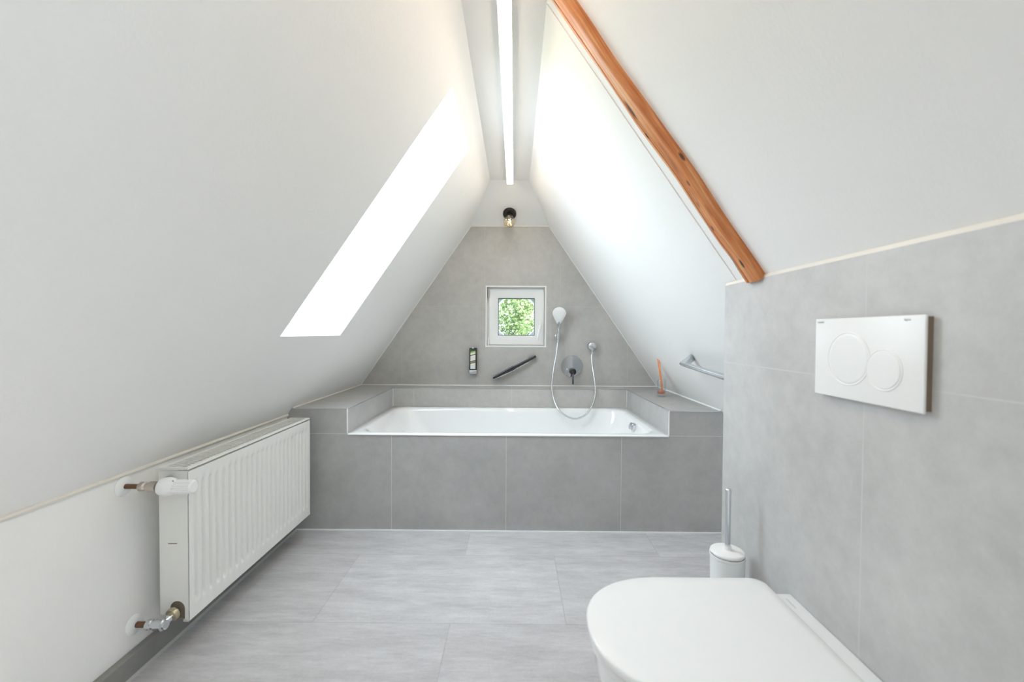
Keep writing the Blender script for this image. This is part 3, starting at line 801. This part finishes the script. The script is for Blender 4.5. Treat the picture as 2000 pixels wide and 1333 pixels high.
# ------------------------------------------------------------------ grab bars
def tri_foot(bm, base, tip, along, nrm, w0, w1):
    along, nrm = V(along).normalized(), V(nrm).normalized(); side = along.cross(nrm)
    P = []
    for c, a, b in ((V(base), w0, 0.016), (V(base).lerp(V(tip), 0.5), (w0 + w1) / 2, 0.012), (V(tip), w1, 0.011)):
        P.append([c + along * sa * a + side * sb * b for sa, sb in ((-1, -1), (1, -1), (1, 1), (-1, 1))])
    loft(bm, P)
ga, gb = V((-0.150, YB, 0.716)), V((0.150, YB, 0.872))
T = thing('grab_bar', 'slanted chrome grab bar on the gable tiles left of the mixer', 'grab bar', (ga + gb) / 2)
n_ = V((0, -1, 0)); al = (gb - ga).normalized()
bar = spline([ga + n_ * 0.034 - al * 0.012, ga + n_ * 0.046 + al * 0.02, ga.lerp(gb, 0.35) + n_ * 0.050, ga.lerp(gb, 0.65) + n_ * 0.050, gb + n_ * 0.046 - al * 0.02, gb + n_ * 0.034 + al * 0.012], 8)
NBAR = len(bar)
bm = B()
def bar_sweep(bm, pts, side, nn, prof_w, prof_t):
    rings = []
    for i, p in enumerate(pts):
        q = i / (len(pts) - 1)
        w_, t_ = prof_w(q), prof_t(q)
        rings.append([p + side * w_ * math.copysign(abs(math.cos(a)) ** 0.6, math.cos(a)) + nn * t_ * math.copysign(abs(math.sin(a)) ** 0.6, math.sin(a)) for a in [2 * PI * k / 20 for k in range(20)]])
    loft(bm, rings)
sd_ = al.cross(n_)
def barw(q): return (0.005 + 0.0105 * min(1, q / 0.42)) if q < 0.50 else 0.0120 - 0.0035 * (q - 0.5) * 2
bar = [p for k in range(len(bar) - 1) for p in (bar[k], bar[k].lerp(bar[k + 1], 0.5))] + [bar[-1]]
bar_sweep(bm, bar, sd_, n_, barw, lambda q: 0.009)
obj('bar', bm, M['chrome_dark_reflection'], T, 50)  # chrome bar, its dark reflection put into the colour
bm = B()
low = -sd_ if sd_.z > 0 else sd_
lower = bar[: int(len(bar) * 0.72)]
bar_sweep(bm, [p + low * (barw(k / (len(bar) - 1)) + 0.0022) + n_ * 0.001 for k, p in enumerate(lower)], sd_, n_, lambda q: 0.0030 - 0.0012 * q, lambda q: 0.008)
obj('lower_highlight', bm, M['satin'], T, 50)  # pale strip shaped to stand in for the highlight along the lower edge
for p, s in ((ga, 1), (gb, -1)):
    bm = B(); tri_foot(bm, p + al * s * 0.018, p + n_ * 0.040 + al * s * 0.004, al, n_, 0.026, 0.010); obj('bracket', bm, M['chrome'], T, 30)
# towel / grab bar on the right slope
TB = RO + RV * br_(0.937) + V((0, 2.10, 0))
T = thing('grab_bar', 'grey metal grab bar on triangular bracket on the right slope above the ledge', 'grab bar', TB)
bm = B()
e0 = TB + RN * 0.060 + V((0, 0.022, 0)); e1 = TB + RN * 0.060 + V((0.012, -0.55, -0.034))
al2 = (e1 - e0).normalized(); sd2 = al2.cross(RN).normalized()
bar_sweep(bm, [e0.lerp(e1, k / 16) for k in range(17)], sd2, RN, lambda q: 0.0125 - (0.005 * (1 - q / 0.08) if q < 0.08 else 0), lambda q: 0.0085)
obj('bar', bm, M['satin'], T, 50)
for y_ in (0.0, -0.53):
    bm = B(); b_ = TB + V((0, y_, 0)) + (V((0, 0, 0)) if y_ == 0 else V((0, 0, 0)))
    tip = e0.lerp(e1, 0.06 if y_ == 0 else 0.95)
    tri_foot(bm, b_ + RN * 0.001, tip, V((0, 1, 0)), RN, 0.010, 0.036); obj('bracket', bm, M['satin'], T, 30)

# ------------------------------------------------------------------ soap dispenser
DX = -0.312
T = thing('soap_dispenser', 'dark green soap bottle with pale label in a wall holder left of the grab bar', 'soap dispenser', (DX, YB, 0.745))
bm = B(); box(bm, DX - 0.028, DX + 0.028, YB - 0.05, YB - 0.008, 0.772, 0.938, 0.006); obj('bottle', bm, M['bottle'], T)
m, nt, bs = nmat('soap_label')
g = nt.nodes.new('ShaderNodeTexCoord').outputs['Generated']
sp = nt.nodes.new('ShaderNodeSeparateXYZ'); lk(nt, g, sp.inputs[0])
zz = math_n(nt, 'ADD', sp.outputs[2], math_n(nt, 'MULTIPLY', noise(nt, g, 5, 3), 0.08))
zz = math_n(nt, 'ADD', zz, math_n(nt, 'MULTIPLY', sp.outputs[0], -0.07))
rp = nt.nodes.new('ShaderNodeValToRGB'); rp.color_ramp.interpolation = 'CONSTANT'
stops = [(0, (0.74, 0.76, 0.80)), (0.20, (0.78, 0.78, 0.66)), (0.31, (0.10, 0.10, 0.07)), (0.36, (0.45, 0.42, 0.30)), (0.40, (0.06, 0.07, 0.06)), (0.45, (0.80, 0.74, 0.74)), (0.68, (0.80, 0.80, 0.78)), (0.74, (0.16, 0.20, 0.08)), (0.79, (0.80, 0.80, 0.62)), (0.88, (0.35, 0.50, 0.22)), (0.95, (0.08, 0.14, 0.04))]
while len(rp.color_ramp.elements) < len(stops): rp.color_ramp.elements.new(0.5)
for e, (p, c) in zip(rp.color_ramp.elements, stops): e.position = p; e.color = (*c, 1)
lk(nt, zz, rp.inputs[0]); lk(nt, rp.outputs[0], bs.inputs['Base Color']); bs.inputs['Roughness'].default_value = 0.4
bm = B(); box(bm, DX - 0.019, DX + 0.019, YB - 0.0508, YB - 0.0500, 0.780, 0.918); obj('label', bm, m, T, 0)
bm = B(); box(bm, DX - 0.029, DX + 0.029, YB - 0.052, YB, 0.742, 0.771, 0.004); box(bm, DX - 0.024, DX + 0.024, YB - 0.0085, YB, 0.76, 0.93, 0.002); obj('wall_holder', bm, M['satin'], T)
bm = B(); box(bm, DX - 0.007, DX + 0.007, YB - 0.0515, YB - 0.020, 0.932, 0.944, 0.002); obj('catch', bm, M['satin'], T)

# ------------------------------------------------------------------ reed diffuser
JP = V((0.948, 2.705, LED + 0.0006))
T = thing('reed_diffuser', 'small clear glass jar with a little orange liquid on the right bath ledge', 'reed diffuser', JP)
bm = B(); lathe(bm, [(0.024, 0), (0.027, 0.004), (0.027, 0.10), (0.025, 0.108), (0.022, 0.110), (0.0205, 0.108), (0.0245, 0.098), (0.0245, 0.022), (0.02, 0.018)], JP, (0, 0, 1), 36); obj('jar', bm, M['jar'], T)
bm = B(); lathe(bm, [(0.020, 0.0185), (0.0242, 0.022), (0.0242, 0.033)], JP, (0, 0, 1), 32); obj('liquid', bm, M['liquid'], T)
for (dx, dy_, tx, ty, hgt) in ((0.006, 0.004, -0.026, 0.004, 0.25), (0.010, -0.004, -0.020, -0.004, 0.245)):
    p0 = JP + V((dx, dy_, 0.024)); p1 = JP + V((tx, ty, hgt))
    bm = B(); lathe(bm, [(0.0025, 0), (0.0028, 0.001), (0.0028, (p1 - p0).length - 0.001), (0.0022, (p1 - p0).length)], (0, 0, 0), p1 - p0, 12)
    o = obj('reed_stick', bm, M['reed'], None); o.location = p0
    tag(o, 'thin orange reed stick leaning in the small glass jar on the right ledge', 'reed stick', 'reed sticks in the glass jar')

# ------------------------------------------------------------------ flush plate
PX, PY0, PY1, PZ0, PZ1 = 0.675, 0.694, 0.946, 0.922, 1.087
T = thing('flush_plate', 'white rectangular flush plate with two round buttons on the right tiled wall', 'flush plate', (TW, (PY0 + PY1) / 2, PZ0))
bm = B(); box(bm, PX, PX + 0.005, PY0, PY1, PZ0, PZ1, 0.0018); obj('plate', bm, M['pvc'], T)
bm = B(); box(bm, PX + 0.004, TW, PY0 + 0.002, PY1 - 0.004, PZ0 + 0.004, PZ1 - 0.003); obj('shade_backing', bm, M['frame_shade'], T, 0)  # backing coloured brown to stand in for the shadow beside the plate
def button(yc, zc, r, up):
    bm = B(); lathe(bm, [(r + 0.0028, -0.001), (r + 0.0028, 0.0009), (r + 0.0012, 0.0016), (r - 0.0002, 0.0006), (r - 0.001, 0.0006), (r - 0.0022, 0.0014 + up), (r - 0.006, 0.0018 + up), (r * 0.3, 0.0018 + up)], (PX, yc, zc), (-1, 0, 0), 72)
    return bm
BIG = (0.853, 1.004, 0.0515); SML = (0.7705, 0.9885, 0.0362)
obj('flush_button', button(*BIG, 0.0), M['pvc'], T, 30)
obj('flush_button', button(*SML, 0.0006), M['pvc'], T, 30)
mk = lambda y, z: Matrix.Translation((PX - 0.0003, y, z)) @ Matrix(((0, 0, -1), (-1, 0, 0), (0, 1, 0))).to_4x4()
obj('lettering', text_mesh('GEBERIT', 0.0058, mk(0.930, 1.0795)), M['grey_mark'], T, 0)
bm = text_mesh('Sigma', 0.0058, mk(0.726, 1.0795)); obj('lettering', bm, M['grey_mark'], T, 0)

# ------------------------------------------------------------------ toilet
TY = 0.884
T = thing('toilet', 'white wall-hung toilet with closed flat lid below the flush plate', 'toilet', (TW, TY, 0.09))
def dshape(xf, xb, hw, z, xr=None, rc=0.03, n=40, ex=2.25, hb=None):
    """D outline: front at xf (round), back at xb (straight, corner radius rc)"""
    xc = xf + (xb - xf) * 0.46
    pts = []
    for k in range(n + 1):
        a = -PI / 2 + PI * k / n
        c_, s_ = math.cos(a), math.sin(a)
        pts.append(V((xc - (xc - xf) * abs(c_) ** (2 / ex), TY + hw * math.copysign(abs(s_) ** (2 / ex), s_), z)))
    hbk = hb if hb is not None else hw
    for k in range(9):
        a = PI / 2 - PI / 2 * k / 8
        pts.append(V((xb - rc + rc * math.cos(a), TY + hbk - rc + rc * math.sin(a), z)))
    for k in range(9):
        a = -PI / 2 * k / 8
        pts.append(V((xb - rc + rc * math.cos(a), TY - hbk + rc + rc * math.sin(a), z)))
    return pts
bm = B()
loft(bm, [dshape(0.166, 0.632, 0.180, 0.4125), dshape(0.161, 0.634, 0.1845, 0.4145), dshape(0.160, 0.634, 0.185, 0.424), dshape(0.1615, 0.6335, 0.184, 0.4275), dshape(0.166, 0.631, 0.180, 0.4295), dshape(0.20, 0.612, 0.150, 0.4302)])
obj('lid', bm, M['seat_white'], T, 50)
bm = B()
loft(bm, [dshape(0.172, 0.63, 0.175, 0.394), dshape(0.166, 0.63, 0.180, 0.397), dshape(0.166, 0.63, 0.180, 0.408), dshape(0.170, 0.63, 0.176, 0.4105)])
obj('seat', bm, M['seat_white'], T, 50)
bm = B()
R_ = []
for z, xf, hw, hb in ((0.10, 0.50, 0.085, 0.10), (0.115, 0.44, 0.105, 0.115), (0.16, 0.31, 0.135, 0.125), (0.22, 0.235, 0.155, 0.138), (0.29, 0.192, 0.169, 0.147), (0.34, 0.180, 0.175, 0.152), (0.375, 0.178, 0.177, 0.156), (0.388, 0.176, 0.176, 0.156), (0.3935, 0.182, 0.170, 0.152)):
    R_.append(dshape(xf, TW - 0.0005, hw, z, rc=0.012, hb=hb))
loft(bm, R_); bowl = obj('bowl', bm, M['ceramic'], T, 50)
bm = B(); box(bm, 0.638, TW - 0.0005, TY - 0.152, TY + 0.152, 0.390, 0.4085, 0.004); obj('rear_deck', bm, M['ceramic'], T)
for s in (-1, 1):
    bm = B(); cyl(bm, (0.641, TY + s * 0.075 - 0.028, 0.4105), (0.641, TY + s * 0.075 + 0.028, 0.4105), 0.006); obj('hinge', bm, M['seat_white'], T)
bm = B(); box(bm, 0.663, 0.667, TY + 0.095, TY + 0.130, 0.4084, 0.4088); obj('printed_mark', bm, M['grey_mark'], T, 0)

# ------------------------------------------------------------------ toilet brush
BX, BY, BZ = 0.616, 1.20, 0.412
T = thing('brush_holder', 'white round brush holder fixed to the tiled wall behind the toilet', 'toilet brush holder', (BX, BY, 0.27))
bm = B(); lathe(bm, [(0.038, 0.0), (0.043, 0.004), (0.0455, 0.15), (0.0475, 0.152), (0.0475, 0.158), (0.0445, 0.158), (0.0435, 0.15), (0.040, 0.008)], (BX, BY, 0.262), (0, 0, 1), 44); obj('cup', bm, M['pvc'], T)
bm = B(); box(bm, BX + 0.035, TW, BY - 0.012, BY + 0.012, 0.29, 0.32, 0.004); box(bm, TW - 0.006, TW, BY - 0.02, BY + 0.02, 0.275, 0.335, 0.002); obj('wall_mount', bm, M['pvc'], T)
T = thing('toilet_brush', 'toilet brush with slim chrome handle standing in the white round holder', 'toilet brush', (BX, BY, 0.29))
bm = B(); lathe(bm, [(0.043, 0.0), (0.0455, 0.003), (0.0455, 0.007), (0.043, 0.010), (0.018, 0.013)], (BX, BY, 0.4205), (0, 0, 1), 44); lathe(bm, [(0.012, 0.011), (0.010, 0.02), (0.010, 0.024)], (BX, BY, 0.4205), (0, 0, 1)); obj('cover', bm, M['pvc'], T)
bm = B(); lathe(bm, [(0.0074, 0), (0.0074, 0.166), (0.0082, 0.168), (0.0082, 0.176), (0.006, 0.179)], (BX, BY, 0.430), (0.004, 0, 1), 24); obj('handle', bm, M['chrome'], T)
bm = B(); lathe(bm, [(0.006, 0), (0.03, 0.01), (0.032, 0.06), (0.02, 0.08), (0.005, 0.085), (0.005, 0.14)], (BX, BY, 0.285), (0, 0, 1), 24); obj('bristles', bm, M['pvc'], T)

# ------------------------------------------------------------------ outside
bm = B(); box(bm, -30, 30, 4.2, 60, -3.2, -3.0); struct('ground', bm, M['grass'], 0)
T = thing('tree', 'bright green leafy tree seen outside through the small gable window', 'tree', (0.1, 10.0, -3.0))
bm = B(); tube(bm, spline([(0.1, 10.3, -3.0), (0.12, 10.3, -1.5), (0.05, 10.35, 0), (0.15, 10.4, 1.2), (0.1, 10.4, 2.2)], 5), lambda i: 0.19 - 0.006 * i, 12); obj('trunk', bm, M['bark'], T)
bm = B(); rnd = random.Random(11)
clumps = [(rnd.gauss(0.04, 0.5), 10 + rnd.uniform(-0.9, 0.6), 1.42 + rnd.gauss(0, 0.5), rnd.uniform(0.15, 0.4)) for _ in range(115)]
for k in range(16000):
    c = clumps[k % len(clumps)]
    d = V((rnd.gauss(0, 1), rnd.gauss(0, 1), rnd.gauss(0, 1))).normalized() * c[3] * rnd.uniform(0.5, 1.1)
    p = V(c[:3]) + d
    s = rnd.uniform(0.025, 0.055)
    e = Euler((rnd.uniform(-0.9, 0.9), rnd.uniform(-0.9, 0.9), rnd.uniform(0, 6.28))).to_matrix()
    q = [bm.verts.new(p + e @ V(v)) for v in ((-s, 0, 0), (-0.2 * s, -0.45 * s, 0.1 * s), (s, 0, 0), (-0.2 * s, 0.45 * s, 0.1 * s))]
    bm.faces.new(q)
obj('foliage', bm, M['leaf'], T, 0)
